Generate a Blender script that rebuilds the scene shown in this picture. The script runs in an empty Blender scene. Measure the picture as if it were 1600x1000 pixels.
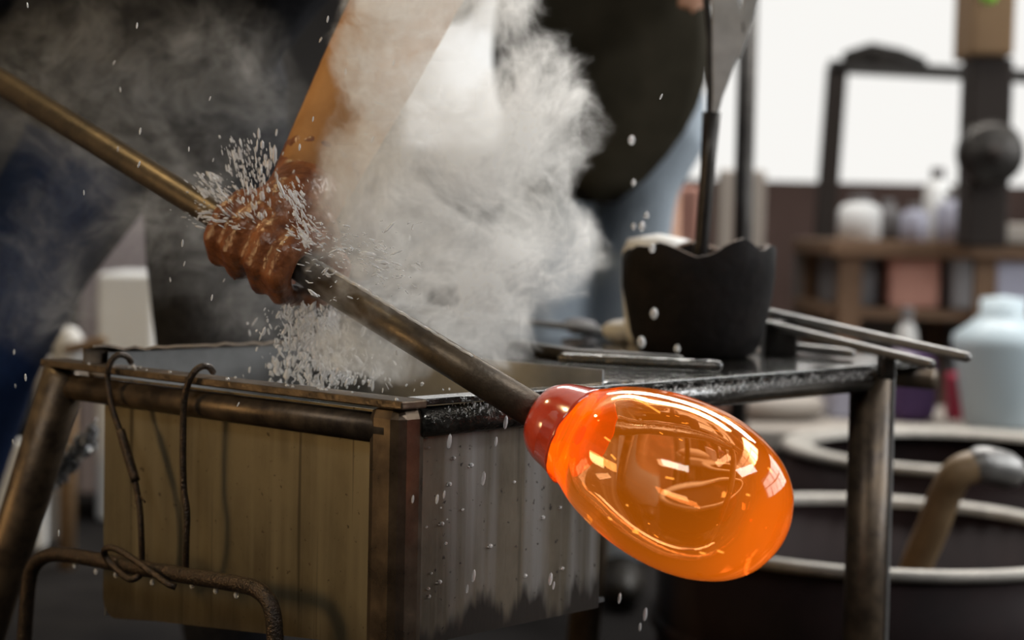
import bpy, math, random
from mathutils import Vector as V, Matrix, noise

random.seed(7)
S = bpy.context.scene
COL = S.collection
R = math.radians

# ------------------------------------------------------------------ camera
F = 2700.0                       # focal length in pixels of the 1600 x 1000 frame
CAM = V((0, 0, 0.767))
PITCH, ROLL = R(3.2), 0.022
fw = V((0, math.cos(PITCH), -math.sin(PITCH)))
r0 = V((1, 0, 0)); u0 = r0.cross(fw)
rt = r0 * math.cos(ROLL) + u0 * math.sin(ROLL)
up = u0 * math.cos(ROLL) - r0 * math.sin(ROLL)
cd = bpy.data.cameras.new('camera'); co = bpy.data.objects.new('camera', cd); COL.objects.link(co)
cd.sensor_width = 36; cd.lens = F / 1600 * 36; cd.clip_start = .05; cd.clip_end = 200
m = Matrix((rt, up, -fw)).transposed().to_4x4(); m.translation = CAM
co.matrix_world = m
cd.dof.use_dof = True; cd.dof.focus_distance = 1.66; cd.dof.aperture_fstop = 60.75 / 20.5
S.camera = co

# ------------------------------------------------------------------ world, lights, exposure
S.view_settings.view_transform = 'Standard'; S.view_settings.look = 'None'
S.view_settings.exposure = 0; S.view_settings.gamma = 1; S.view_settings.use_curve_mapping = False
W = bpy.data.worlds.new('World'); S.world = W; W.use_nodes = True
W.node_tree.nodes['Background'].inputs[0].default_value = (1.0, .985, .95, 1)
W.node_tree.nodes['Background'].inputs[1].default_value = .95

def area(name, loc, target, sx, sy, power, color=(1, 1, 1)):
    l = bpy.data.lights.new(name, 'AREA'); l.shape = 'RECTANGLE'; l.size = sx; l.size_y = sy
    l.energy = power; l.color = color
    o = bpy.data.objects.new(name, l); COL.objects.link(o); o.location = loc
    o.rotation_euler = (V(target) - V(loc)).to_track_quat('-Z', 'Y').to_euler()
    return o
area('overhead_fill_back', (.9, 4.2, 2.97), (.1, 1.9, .7), 3.2, .9, 300, (1, .98, .94))  # added overhead backlight for the steam and glass edges; no rooflight is built
area('overhead_fill_mid', (2.2, .5, 2.97), (.2, 1.7, .5), 1.6, .9, 75, (.96, .98, 1))  # added overhead fill to brighten the tank's side panel
area('overhead_fill_front', (-1.2, -.9, 2.97), (-.3, 1.7, .45), 1.2, .9, 56, (1, .96, .88))  # added overhead fill to brighten the tank front
area('side_fill', (3.75, 2.6, 1.7), (.5, 1.9, .6), 4.0, 1.4, 105, (.95, .98, 1))  # added fill outside the side window, for highlights on the glass
area('warm_side_fill', (-2.36, 1.15, .95), (-.4, 1.7, .6), .42, .42, 13, (1, .68, .32))  # added warm fill from the left; the brick kiln behind it is invented

# ------------------------------------------------------------------ pixel helpers (a pixel is a direction; depth comes from what it touches)
def ray(px, py): return fw + rt * ((px - 800) / F) - up * ((py - 500) / F)
def at_y(px, py, y): d = ray(px, py); return CAM + d * (y / d.y)
def at_z(px, py, z): d = ray(px, py); return CAM + d * ((z - CAM.z) / d.z)
RIM = .60
A = V((-.102, 1.60)); EA = V((-.755, .654)).normalized(); EB = V((.706, .708)).normalized()
NF = V((-EA.y, EA.x, 0)).normalized()
if NF.y > 0: NF = -NF            # outward normal of the trough's front
NS = V((EB.y, -EB.x, 0)).normalized()   # outward normal of its side
def P(a, b, z): q = A + EA * a + EB * b; return V((q.x, q.y, z))
def on_front(px, py, off=0.0):
    o = P(0, 0, 0) + NF * off; d = ray(px, py); return CAM + d * ((o - CAM).dot(NF) / d.dot(NF))
def on_side(px, py, off=0.0):
    o = P(0, 0, 0) + NS * off; d = ray(px, py); return CAM + d * ((o - CAM).dot(NS) / d.dot(NS))

# ------------------------------------------------------------------ materials
def mat(name, base, rough=.6, metal=0.0, spec=.5, noise_scale=0, base2=None, bump=0, bscale=60, stretch=None,
        trans=0, ior=1.45, emit=None, estr=0, lo=.35, hi=.65, rough2=None, coat=0, detail=6):
    M = bpy.data.materials.new(name); M.use_nodes = True
    nt = M.node_tree; b = nt.nodes['Principled BSDF']; L = nt.links
    b.inputs['Base Color'].default_value = (*base, 1); b.inputs['Roughness'].default_value = rough
    b.inputs['Metallic'].default_value = metal; b.inputs['Specular IOR Level'].default_value = spec
    b.inputs['Transmission Weight'].default_value = trans; b.inputs['IOR'].default_value = ior
    b.inputs['Coat Weight'].default_value = coat; b.inputs['Coat Roughness'].default_value = .08
    if emit: b.inputs['Emission Color'].default_value = (*emit, 1); b.inputs['Emission Strength'].default_value = estr
    if noise_scale or bump:
        tc = nt.nodes.new('ShaderNodeTexCoord'); mp = nt.nodes.new('ShaderNodeMapping')
        L.new(tc.outputs['Object'], mp.inputs[0])
        if stretch: mp.inputs['Scale'].default_value = stretch
    if noise_scale and base2:
        n = nt.nodes.new('ShaderNodeTexNoise'); n.inputs['Scale'].default_value = noise_scale; n.inputs['Detail'].default_value = detail
        n.inputs['Roughness'].default_value = .65
        rp = nt.nodes.new('ShaderNodeValToRGB'); rp.color_ramp.elements[0].position = lo; rp.color_ramp.elements[1].position = hi
        rp.color_ramp.elements[0].color = (*base, 1); rp.color_ramp.elements[1].color = (*base2, 1)
        L.new(mp.outputs[0], n.inputs['Vector']); L.new(n.outputs['Fac'], rp.inputs[0]); L.new(rp.outputs[0], b.inputs['Base Color'])
        if rough2 is not None:
            mr = nt.nodes.new('ShaderNodeMapRange'); mr.inputs[1].default_value = lo; mr.inputs[2].default_value = hi
            mr.inputs[3].default_value = rough; mr.inputs[4].default_value = rough2
            L.new(n.outputs['Fac'], mr.inputs[0]); L.new(mr.outputs[0], b.inputs['Roughness'])
    if bump:
        n2 = nt.nodes.new('ShaderNodeTexNoise'); n2.inputs['Scale'].default_value = bscale; n2.inputs['Detail'].default_value = 4
        bp = nt.nodes.new('ShaderNodeBump'); bp.inputs['Strength'].default_value = bump; bp.inputs['Distance'].default_value = .004
        L.new(mp.outputs[0], n2.inputs['Vector']); L.new(n2.outputs['Fac'], bp.inputs['Height']); L.new(bp.outputs[0], b.inputs['Normal'])
    return M

M = {}
M['floor'] = mat('concrete_floor', (.009, .008, .008), .9, spec=.06, noise_scale=3, base2=(.02, .018, .017), bump=.3, bscale=30)
M['wall'] = mat('dark_wall', (.035, .033, .032), .9, noise_scale=2, base2=(.055, .05, .047))
M['wallbrown'] = mat('brown_wall', (.12, .075, .062), .85, noise_scale=4, base2=(.16, .10, .085))
M['ceil'] = mat('roof_boards', (.08, .07, .06), .9)
M['frame'] = mat('window_frame', (.03, .024, .021), .7, spec=.15)
M['steel'] = mat('dark_wet_steel', (.05, .036, .026), .36, metal=.6, noise_scale=28, base2=(.13, .092, .058), bump=.12, bscale=90, rough2=.5)
M['post'] = mat('smooth_worn_post_steel', (.09, .065, .046), .26, metal=.8, noise_scale=22, base2=(.17, .125, .085), bump=.08, bscale=60, rough2=.38)
M['rim'] = mat('worn_rim_steel', (.05, .037, .026), .3, metal=.65, noise_scale=40, base2=(.14, .10, .065), bump=.2, bscale=180, rough2=.45)
M['rail'] = mat('wet_black_rail', (.02, .019, .017), .12, metal=.5, noise_scale=40, base2=(.08, .075, .065), bump=1.0, bscale=110, coat=1)
M['panel'] = None
M['wire'] = mat('rusty_wire', (.03, .024, .019), .36, metal=.6, noise_scale=150, base2=(.075, .05, .034), bump=.5, bscale=400)
M['pipe'] = mat('blowpipe_steel', (.06, .047, .035), .42, metal=.6, noise_scale=30, base2=(.12, .09, .06), bump=.12, bscale=200, rough2=.42)
M['black'] = mat('charred_wood', (.005, .004, .004), .85, spec=.2, noise_scale=25, base2=(.011, .008, .007), bump=.6, bscale=60)
M['char_edge'] = mat('scorched_rim', (.02, .012, .008), .7, noise_scale=45, base2=(.12, .06, .025))
M['iron'] = mat('dark_iron', (.022, .019, .017), .4, metal=.6, noise_scale=20, base2=(.05, .045, .04))
M['blade'] = mat('scoured_grey_blade', (.26, .255, .245), .5, metal=.1, noise_scale=20, base2=(.36, .35, .34))
M['grey_iron'] = mat('pale_scoured_iron', (.16, .155, .15), .4, metal=.6, noise_scale=20, base2=(.26, .25, .24))
M['water'] = mat('water', (.92, .95, .97), .03, trans=1, ior=1.333)
M['spray'] = mat('water_spray', (.99, .99, .99), .05, trans=.62, ior=1.333, spec=1)
M['navy'] = mat('navy_cloth', (.012, .016, .045), .9, noise_scale=120, base2=(.02, .026, .07))
M['blackcloth'] = mat('black_cloth', (.008, .008, .010), .9, spec=.1, noise_scale=90, base2=(.02, .02, .022), bump=.3, bscale=25)
M['jeans'] = mat('blue_denim', (.005, .011, .034), .8, spec=.2, noise_scale=200, base2=(.009, .024, .075), bump=.3, bscale=20)
M['palejeans'] = mat('pale_denim', (.25, .29, .33), .85, noise_scale=200, base2=(.34, .39, .44), bump=.3, bscale=20)
M['apron'] = mat('dark_olive_leather', (.022, .018, .010), .8, spec=.15, noise_scale=14, base2=(.034, .028, .017), bump=.2, bscale=30)
M['sleeve'] = mat('ochre_leather', (.24, .105, .028), .7, noise_scale=14, base2=(.34, .16, .05), bump=.3, bscale=30)
M['glove'] = mat('wet_red_brown_leather', (.09, .028, .014), .3, noise_scale=40, base2=(.27, .10, .04), bump=.8, bscale=90)
M['skin'] = mat('skin', (.42, .22, .14), .5, noise_scale=20, base2=(.48, .27, .18))
M['hair'] = mat('dark_hair', (.02, .013, .01), .6, bump=.6, bscale=200)
M['boot'] = mat('boot_leather', (.02, .016, .012), .55)
M['white'] = mat('white_paint', (.75, .75, .74), .5)
M['offwhite'] = mat('offwhite_plastic', (.55, .54, .52), .45)
M['lavender'] = mat('lavender_plastic', (.36, .36, .44), .45)
M['paleblue'] = mat('pale_blue_plastic', (.44, .52, .56), .4)
M['pink'] = mat('salmon_cardboard', (.42, .20, .15), .8, noise_scale=8, base2=(.48, .25, .19))
M['wood'] = mat('bench_wood', (.12, .065, .032), .65, noise_scale=12, base2=(.19, .11, .06), stretch=(1, 8, 8))
M['greybox'] = mat('grey_panel', (.16, .15, .15), .6)
M['purple'] = mat('purple_cloth', (.055, .025, .085), .8)
M['red'] = mat('crimson_plastic', (.30, .012, .04), .5)
M['drum'] = mat('dark_maroon_drum', (.012, .008, .008), .6, noise_scale=6, base2=(.022, .013, .013), spec=.1)
M['drumrim'] = mat('galvanised_rim', (.30, .28, .25), .5, metal=.3, noise_scale=30, base2=(.40, .37, .33))
M['tan'] = mat('tan_wood_handle', (.16, .10, .05), .5, noise_scale=10, base2=(.24, .16, .085))
M['brownbox'] = mat('brown_cardboard', (.16, .095, .045), .8)
M['beige'] = mat('beige_board', (.30, .265, .23), .7)
M['brick'] = mat('added_kiln_brick', (.2, .17, .14), .9)
M['ember'] = mat('added_kiln_mouth', (.3, .1, .02), .9, emit=(1, .45, .12), estr=3)  # glowing mouth of the invented kiln

def panel_mat(name, c0, c1, streak, dark, rough, tide=.462, fade=.016):
    """Worn sheet metal: vertical run marks over broad blotches, a darker tide with a ragged top near the bottom."""
    Mx = bpy.data.materials.new(name); Mx.use_nodes = True; nt = Mx.node_tree; L = nt.links; N = nt.nodes
    b = N['Principled BSDF']; b.inputs['Metallic'].default_value = .55; b.inputs['Roughness'].default_value = rough
    tc = N.new('ShaderNodeTexCoord')
    def nz(scale, st, det=6):
        mp = N.new('ShaderNodeMapping'); mp.inputs['Scale'].default_value = st; L.new(tc.outputs['Object'], mp.inputs[0])
        n = N.new('ShaderNodeTexNoise'); n.inputs['Scale'].default_value = scale; n.inputs['Detail'].default_value = det
        n.inputs['Roughness'].default_value = .6; L.new(mp.outputs[0], n.inputs['Vector']); return n.outputs['Fac']
    def ramp(f, p0, p1, a=(0, 0, 0, 1), c=(1, 1, 1, 1)):
        r = N.new('ShaderNodeValToRGB'); r.color_ramp.elements[0].position = p0; r.color_ramp.elements[1].position = p1
        r.color_ramp.elements[0].color = a; r.color_ramp.elements[1].color = c; L.new(f, r.inputs[0]); return r.outputs[0]
    def mix(f, a, c):
        x = N.new('ShaderNodeMix'); x.data_type = 'RGBA'; L.new(f, x.inputs[0])
        for s, k in ((6, a), (7, c)):
            if isinstance(k, tuple): x.inputs[s].default_value = (*k, 1)
            else: L.new(k, x.inputs[s])
        return x.outputs[2]
    blot = ramp(nz(9, (1, 1, .6)), .38, .64)
    c = mix(blot, c0, c1)
    c = mix(ramp(nz(26, (1, 1, .035), 3), .46, .68), c, streak)
    c = mix(ramp(nz(70, (1, 1, .02), 2), .62, .70), c, tuple(v * .6 for v in c0))
    c = mix(ramp(nz(120, (1, 1, 1), 3), .66, .72), c, dark)
    sp = N.new('ShaderNodeSeparateXYZ'); L.new(tc.outputs['Object'], sp.inputs[0])
    ad = N.new('ShaderNodeMath'); ad.operation = 'MULTIPLY_ADD'; ad.inputs[1].default_value = .16
    L.new(nz(16, (1, 1, .25), 4), ad.inputs[0]); L.new(sp.outputs['Z'], ad.inputs[2])
    c = mix(ramp(ad.outputs[0], tide, tide + fade, (1, 1, 1, 1), (0, 0, 0, 1)), c, dark)
    L.new(c, b.inputs['Base Color'])
    bp = N.new('ShaderNodeBump'); bp.inputs['Strength'].default_value = .25; bp.inputs['Distance'].default_value = .003
    L.new(nz(60, (1, 1, .2)), bp.inputs['Height']); L.new(bp.outputs[0], b.inputs['Normal'])
    return Mx
M['front'] = panel_mat('stained_brass_sheet', (.105, .085, .052), (.18, .150, .092), (.205, .174, .112), (.055, .042, .026), .42, .395, .09)
M['side'] = panel_mat('stained_grey_sheet', (.13, .108, .078), (.25, .212, .158), (.31, .295, .275), (.05, .042, .036), .34)
M['tank_in'] = mat('tank_inner_sheet', (.17, .17, .17), .3, metal=.7, noise_scale=10, base2=(.26, .26, .26))

def glass_mat():
    Mx = bpy.data.materials.new('hot_amber_glass'); Mx.use_nodes = True; nt = Mx.node_tree; N = nt.nodes; L = nt.links
    N.remove(N['Principled BSDF']); out = N['Material Output']
    g = N.new('ShaderNodeBsdfGlass'); g.inputs['IOR'].default_value = 1.5; g.inputs['Roughness'].default_value = 0
    g.inputs['Color'].default_value = (1, .93, .84, 1)
    L.new(g.outputs[0], out.inputs['Surface'])
    ab = N.new('ShaderNodeVolumeAbsorption'); ab.inputs['Color'].default_value = (1, .52, .06, 1); ab.inputs['Density'].default_value = 28
    em = N.new('ShaderNodeEmission'); em.inputs['Color'].default_value = (1, .29, .006, 1); em.inputs['Strength'].default_value = 10.5
    ad = N.new('ShaderNodeAddShader'); L.new(ab.outputs[0], ad.inputs[0]); L.new(em.outputs[0], ad.inputs[1])
    L.new(ad.outputs[0], out.inputs['Volume'])
    return Mx
M['glass'] = glass_mat()
M['collar'] = mat('red_hot_glass_collar', (.38, .03, .014), .15, spec=.7, noise_scale=30, base2=(.55, .07, .03), emit=(1, .06, .012), estr=.06, coat=1)
M['mouth'] = mat('glowing_pipe_mouth', (.6, .06, .01), .6, emit=(1, .06, .008), estr=.7)
M['spark'] = mat('glowing_glass_seed', (1, .6, .1), .4, emit=(1, .6, .12), estr=1.2)

# ------------------------------------------------------------------ mesh helpers
class MB:
    def __init__(s): s.v = []; s.f = []
    def add(s, vs, fs):
        k = len(s.v); s.v += [tuple(x) for x in vs]; s.f += [tuple(i + k for i in f) for f in fs]; return s
    def hexa(s, b, t):           # four bottom and four top corners
        return s.add(list(b) + list(t), [(3, 2, 1, 0), (4, 5, 6, 7), (0, 1, 5, 4), (1, 2, 6, 5), (2, 3, 7, 6), (3, 0, 4, 7)])
    def box(s, lo, hi):
        x0, y0, z0 = lo; x1, y1, z1 = hi
        return s.hexa([(x0, y0, z0), (x1, y0, z0), (x1, y1, z0), (x0, y1, z0)], [(x0, y0, z1), (x1, y0, z1), (x1, y1, z1), (x0, y1, z1)])
    def bar(s, p, q, w, h, upv=(0, 0, 1)):   # rectangular bar between two points
        p, q = V(p), V(q); d = (q - p).normalized(); sx = d.cross(V(upv)).normalized() * w / 2; sy = sx.cross(d).normalized() * h / 2
        return s.hexa([p - sx - sy, p + sx - sy, p + sx + sy, p - sx + sy], [q - sx - sy, q + sx - sy, q + sx + sy, q - sx + sy])
    def tube(s, pts, rad, n=12, cap=True, rounded=False):
        pts = [V(p) for p in pts]; k = len(pts)
        if not hasattr(rad, '__len__'): rad = [rad] * k
        if rounded:
            d0 = (pts[0] - pts[1]).normalized(); d1 = (pts[-1] - pts[-2]).normalized(); a, b = [], []
            for t in (1, .87, .5):
                a.append((pts[0] + d0 * rad[0] * t, rad[0] * math.sqrt(max(1 - t * t, 0)) + 1e-4))
                b.append((pts[-1] + d1 * rad[-1] * t, rad[-1] * math.sqrt(max(1 - t * t, 0)) + 1e-4))
            pts = [x[0] for x in a] + pts + [x[0] for x in b[::-1]]; rad = [x[1] for x in a] + list(rad) + [x[1] for x in b[::-1]]; k = len(pts)
        tg = [(pts[min(i + 1, k - 1)] - pts[max(i - 1, 0)]).normalized() for i in range(k)]
        nrm = tg[0].orthogonal().normalized(); vs = []
        for i in range(k):
            nrm = (nrm - tg[i] * nrm.dot(tg[i])); nrm = nrm.normalized() if nrm.length > 1e-6 else tg[i].orthogonal().normalized()
            bn = tg[i].cross(nrm)
            for j in range(n):
                an = 2 * math.pi * j / n; vs.append(pts[i] + (nrm * math.cos(an) + bn * math.sin(an)) * rad[i])
        fs = [(i * n + j, i * n + (j + 1) % n, (i + 1) * n + (j + 1) % n, (i + 1) * n + j) for i in range(k - 1) for j in range(n)]
        if cap: fs += [tuple(range(n))[::-1], tuple(range((k - 1) * n, k * n))]
        return s.add(vs, fs)
    def lathe(s, prof, M4=None, n=32, wob=None):   # prof: (radius, height) pairs, open or touching the axis
        vs, k = [], len(prof)
        for i, (r, h) in enumerate(prof):
            for j in range(n):
                an = 2 * math.pi * j / n; rr, hh = (r, h) if wob is None else wob(i, an, r, h)
                vs.append(V((rr * math.cos(an), rr * math.sin(an), hh)))
        if M4 is not None: vs = [M4 @ x for x in vs]
        return s.add(vs, [(i * n + j, i * n + (j + 1) % n, (i + 1) * n + (j + 1) % n, (i + 1) * n + j) for i in range(k - 1) for j in range(n)])
    def ell(s, c, r, n=16, q=None):
        c = V(c); r = (r, r, r) if not hasattr(r, '__len__') else r; vs = []; k = n // 2 + 1
        for i in range(k):
            t = math.pi * (i + .02 * (i == 0) - .02 * (i == k - 1)) / (k - 1)
            for j in range(n):
                a = 2 * math.pi * j / n
                x = V((r[0] * math.sin(t) * math.cos(a), r[1] * math.sin(t) * math.sin(a), r[2] * math.cos(t)))
                vs.append(c + (q @ x if q else x))
        fs = [(i * n + j, (i + 1) * n + j, (i + 1) * n + (j + 1) % n, i * n + (j + 1) % n) for i in range(k - 1) for j in range(n)]
        return s.add(vs, fs + [tuple(range(n)), tuple(range((k - 1) * n, k * n))[::-1]])
    def mesh(s, name):
        me = bpy.data.meshes.new(name); me.from_pydata(s.v, [], s.f); me.validate(); me.update(); return me
    def build(s, name, mt, parent=None, smooth=False, bevel=0, loc=None):
        if loc is not None: s.v = [(x - loc[0], y - loc[1], z - loc[2]) for x, y, z in s.v]
        me = s.mesh(name); return link(name, me, mt, parent, smooth, bevel, loc)

def link(name, me, mt, parent=None, smooth=False, bevel=0, loc=None):
    o = bpy.data.objects.new(name, me); COL.objects.link(o)
    if mt: me.materials.append(M[mt] if isinstance(mt, str) else mt)
    if smooth:
        for p in me.polygons: p.use_smooth = True
    if bevel:
        b = o.modifiers.new('edge', 'BEVEL'); b.width = bevel; b.segments = 2; b.limit_method = 'ANGLE'
    if loc is not None: o.location = loc
    if parent:
        o.parent = parent
        if parent.location.length > 0: o.matrix_parent_inverse = Matrix.Translation(-parent.location)
    return o
def thing(name, label, cat, loc, group=None):
    o = bpy.data.objects.new(name, None); COL.objects.link(o); o.location = loc; o.empty_display_size = .05
    return tag(o, label, cat, group)
def tag(o, label, cat=None, group=None, kind=None):
    if label: o['label'] = label
    if cat: o['category'] = cat
    if group: o['group'] = group
    if kind: o['kind'] = kind
    return o
def struct(o, label=None): o['kind'] = 'structure'; return tag(o, label) if label else o
def spline(ctrl, n=8):           # Catmull-Rom through the control points
    c = [V(x) for x in ctrl]; c = [c[0] * 2 - c[1]] + c + [c[-1] * 2 - c[-2]]; out = []
    for i in range(1, len(c) - 2):
        for j in range(n):
            t = j / n; a, b, d, e = c[i - 1], c[i], c[i + 1], c[i + 2]
            out.append(.5 * (2 * b + (d - a) * t + (2 * a - 5 * b + 4 * d - e) * t * t + (3 * b - a - 3 * d + e) * t ** 3))
    return out + [c[-2]]
def fused(name, mb, voxel, mt, parent=None, smooth=6):   # one continuous skin over overlapping limbs
    me = mb.mesh(name); o = bpy.data.objects.new('tmp', me); COL.objects.link(o)
    r = o.modifiers.new('r', 'REMESH'); r.mode = 'VOXEL'; r.voxel_size = voxel
    s = o.modifiers.new('s', 'SMOOTH'); s.iterations = smooth; s.factor = .5
    dg = bpy.context.evaluated_depsgraph_get(); me2 = bpy.data.meshes.new_from_object(o.evaluated_get(dg))
    me2.name = name; bpy.data.objects.remove(o); me2.materials.clear()
    return link(name, me2, mt, parent, True)

# ------------------------------------------------------------------ the workshop shell
XL, XR, YB, YF, ZC = -2.9, 3.4, 6.2, -3.2, 3.0
struct(MB().box((XL, YF, -.1), (XR, YB, 0)).build('floor', 'floor'), 'stained concrete workshop floor')
struct(MB().box((XL - .15, YF, 0), (XL, YB, ZC)).build('wall_left', 'wall'))
struct(MB().box((XL, YF - .15, 0), (XR, YF, ZC)).build('wall_front', 'wall'))

def bwx(px, py=280): return at_y(px, py, YB).x
def bwz(py, px=1300): return at_y(px, py, YB).z
# back wall: pieces around the window openings
WZ0, WZ1 = bwz(285), 2.5
w1 = (bwx(1045), bwx(1600) + .75); w2 = (bwx(618, 100), bwx(838, 100)); WZ2 = bwz(232, 720)
bk = MB(); T = YB + .16
bk.box((XL, YB, 0), (w2[0], T, ZC)); bk.box((w2[0], YB, 0), (w2[1], T, WZ2)); bk.box((w2[0], YB, WZ1), (w2[1], T, ZC))
bk.box((w2[1], YB, 0), (w1[0], T, ZC)); bk.box((w1[0], YB, WZ1), (w1[1], T, ZC)); bk.box((w1[1], YB, 0), (XR, T, ZC))
struct(bk.build('wall_back', 'wall'), 'dark back wall of the workshop')
struct(MB().box((w1[0], YB - .02, 0), (XR, T, WZ0)).build('wall_back_dado', 'wallbrown'), 'brown wall below the bright windows')
def window(name, x0, x1, z0, z1, nx, nz, y):
    o = MB().box((x0, y + .03, z0 - .03), (x1, y + .13, z0)).build(name, 'frame'); struct(o)
    for i in range(nx + 1):
        x = x0 + (x1 - x0) * i / nx
        MB().box((x - .025, y + .05, z0), (x + .025, y + .11, z1)).build('mullion', 'frame', o)
    for i in range(1, nz + 1):
        z = z0 + (z1 - z0) * i / nz
        MB().box((x0, y + .055, z - .02), (x1, y + .105, z + .02)).build('glazing_bar', 'frame', o)
    return o
window('window_1', w1[0], w1[1], WZ0, WZ1, 1, 1, YB)
window('window_2', w2[0], w2[1], WZ2, WZ1, 1, 1, YB)
# right wall with a long window
rw = MB(); wy0, wy1, rz0, rz1 = .6, 4.6, 1.0, 2.4
rw.box((XR, YF, 0), (XR + .15, wy0, ZC)); rw.box((XR, wy1, 0), (XR + .15, YB, ZC))
rw.box((XR, wy0, 0), (XR + .15, wy1, rz0)); rw.box((XR, wy0, rz1), (XR + .15, wy1, ZC))
struct(rw.build('wall_right', 'wall'))
o = struct(MB().box((XR + .03, wy0, rz0 - .03), (XR + .13, wy1, rz0)).build('window_3', 'frame'))
for i in range(6):
    y = wy0 + (wy1 - wy0) * i / 5
    MB().box((XR + .04, y - .03, rz0), (XR + .11, y + .03, rz1)).build('mullion', 'frame', o)
MB().box((XR + .045, wy0, 1.68), (XR + .105, wy1, 1.72)).build('glazing_bar', 'frame', o)
# ceiling, unbroken; the added overhead fills hang just below it
struct(MB().box((XL, YF, ZC), (XR, YB, ZC + .1)).build('ceiling', 'ceil'))

# ------------------------------------------------------------------ quench stand: welded frame of rails and legs
st = thing('steel_stand', 'dark welded steel frame holding the water tank, with rim bars and round rails', 'stand', P(.28, .3, 0))
LB = .565                                        # front length A to B
# front rim: flat bar with the round rail under it
MB().bar(P(-.006, .012, RIM - .004), P(LB + .01, .012, RIM - .004), .034, .008).build('rim_bar', 'rim', st, bevel=.0015)
MB().tube([P(.02, .012, .570), P(LB - .02, .012, .570)], .0145, 16).build('rail', 'steel', st, True)
# corner post
c = P(0, 0, 0)
def prism(mb, a0, a1, b0, b1, z0, z1):
    return mb.hexa([P(a0, b0, z0), P(a1, b0, z0), P(a1, b1, z0), P(a0, b1, z0)], [P(a0, b0, z1), P(a1, b0, z1), P(a1, b1, z1), P(a0, b1, z1)])
prism(MB(), .0, .044, -.002, .036, 0, RIM - .0075).build('leg', 'post', st, bevel=.011)
# splayed leg at the other end
MB().tube([P(LB - .018, .012, .588), P(LB + .275, .012, 0)], .0255, 20).build('leg', 'steel', st, True)
# side rail running on past the tank to the far leg
BC = .80
MB().bar(P(.012, .03, RIM - .003), P(.012, BC, RIM - .003), .026, .006).build('rim_bar', 'rail', st, bevel=.001)
MB().tube([P(.008, .03, .577), P(.008, .3, .579), P(.008, BC + .02, .581)], .0145, 16).build('rail', 'rail', st, True)
MB().tube([P(.012, BC, .592), P(.012, BC + .005, 0)], .0255, 20).build('leg', 'steel', st, True)
MB().bar(P(-.0065, BC + .018, .592), P(-.0065, BC + .023, 0), .009, .006, NF).build('highlight_strip', 'grey_iron', st)  # pale strip stands for the backlit highlight on the leg's edge
# table plate behind the tank, back rails and back leg
prism(MB(), .03, LB, .335, .97, RIM - .012, RIM - .002).build('table_plate', 'rail', st, bevel=.001)
MB().tube([P(LB, .02, .575), P(LB, .97, .575)], .0145, 14).build('rail', 'steel', st, True)
MB().tube([P(.02, .965, .572), P(LB, .965, .572)], .0145, 14).build('rail', 'steel', st, True)
MB().tube([P(LB, .965, .59), P(LB + .05, .965, 0)], .0255, 16).build('leg', 'steel', st, True)

# ------------------------------------------------------------------ water tank hanging in the frame
tk = thing('water_tank', 'stained sheet metal water tank with run marks and a darker lower edge', 'tank', P(.26, .17, .32))
TA0, TA1, TB0, TB1 = .036, .492, .014, .325
zb = lambda a: .358 - (a - .03) / .46 * .045    # sloping bottom
def wall(mb, p0, p1, zt, t):                    # vertical sheet from (a,b) to (a,b)
    (a0, b0), (a1, b1) = p0, p1; n = 10; nv = (P(a1, b1, 0) - P(a0, b0, 0)).normalized().cross(V((0, 0, 1))) * t
    vs = []
    for i in range(n + 1):
        f = i / n; a, b = a0 + (a1 - a0) * f, b0 + (b1 - b0) * f
        for off in (V((0, 0, 0)), nv):
            vs += [P(a, b, zb(a)) + off, P(a, b, zt) + off]
    fs = []
    for i in range(n):
        k = i * 4
        fs += [(k, k + 4, k + 5, k + 1), (k + 3, k + 7, k + 6, k + 2), (k + 1, k + 5, k + 7, k + 3), (k + 2, k + 6, k + 4, k)]
    fs += [(0, 1, 3, 2), (n * 4 + 2, n * 4 + 3, n * 4 + 1, n * 4)]
    return mb.add(vs, fs)
# front sheet has a rounded lower corner
fs = MB(); pts = []
rr = .022
for k in range(7):
    an = math.pi / 2 * k / 6; pts.append((TA1 - rr + rr * math.sin(an), zb(TA1) + rr - rr * math.cos(an)))
poly = [(TA0, zb(TA0))] + [(TA0 + (TA1 - rr - TA0) * i / 6, zb(TA0 + (TA1 - rr - TA0) * i / 6)) for i in range(1, 6)] + pts + [(TA1, .585), (TA0, .585)]
n = len(poly)
fs.add([P(a, TB0 + .010, z) for a, z in poly] + [P(a, TB0 + .013, z) for a, z in poly],
       [tuple(range(n))[::-1], tuple(range(n, 2 * n))] + [(i, (i + 1) % n, n + (i + 1) % n, n + i) for i in range(n)])
fs.build('front_panel', 'front', tk)
sd = MB(); prism(sd, .024, .027, .03, .3115, .357, .586); sd.build('side_panel', 'side', tk)
wall(MB(), (TA1, TB0 + .012), (TA1, TB1), .612, .003).build('end_panel', 'tank_in', tk)
wall(MB(), (TA1, TB1), (TA0, TB1), .612, .003).build('back_panel', 'tank_in', tk)
MB().hexa([P(.028, .03, .361), P(TA1 - .02, .03, .322), P(TA1 - .02, TB1, .322), P(.028, TB1, .361)],
          [P(.028, .03, .366), P(TA1 - .02, .03, .328), P(TA1 - .02, TB1, .328), P(.028, TB1, .366)]).build('tank_bottom', 'tank_in', tk)
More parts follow.
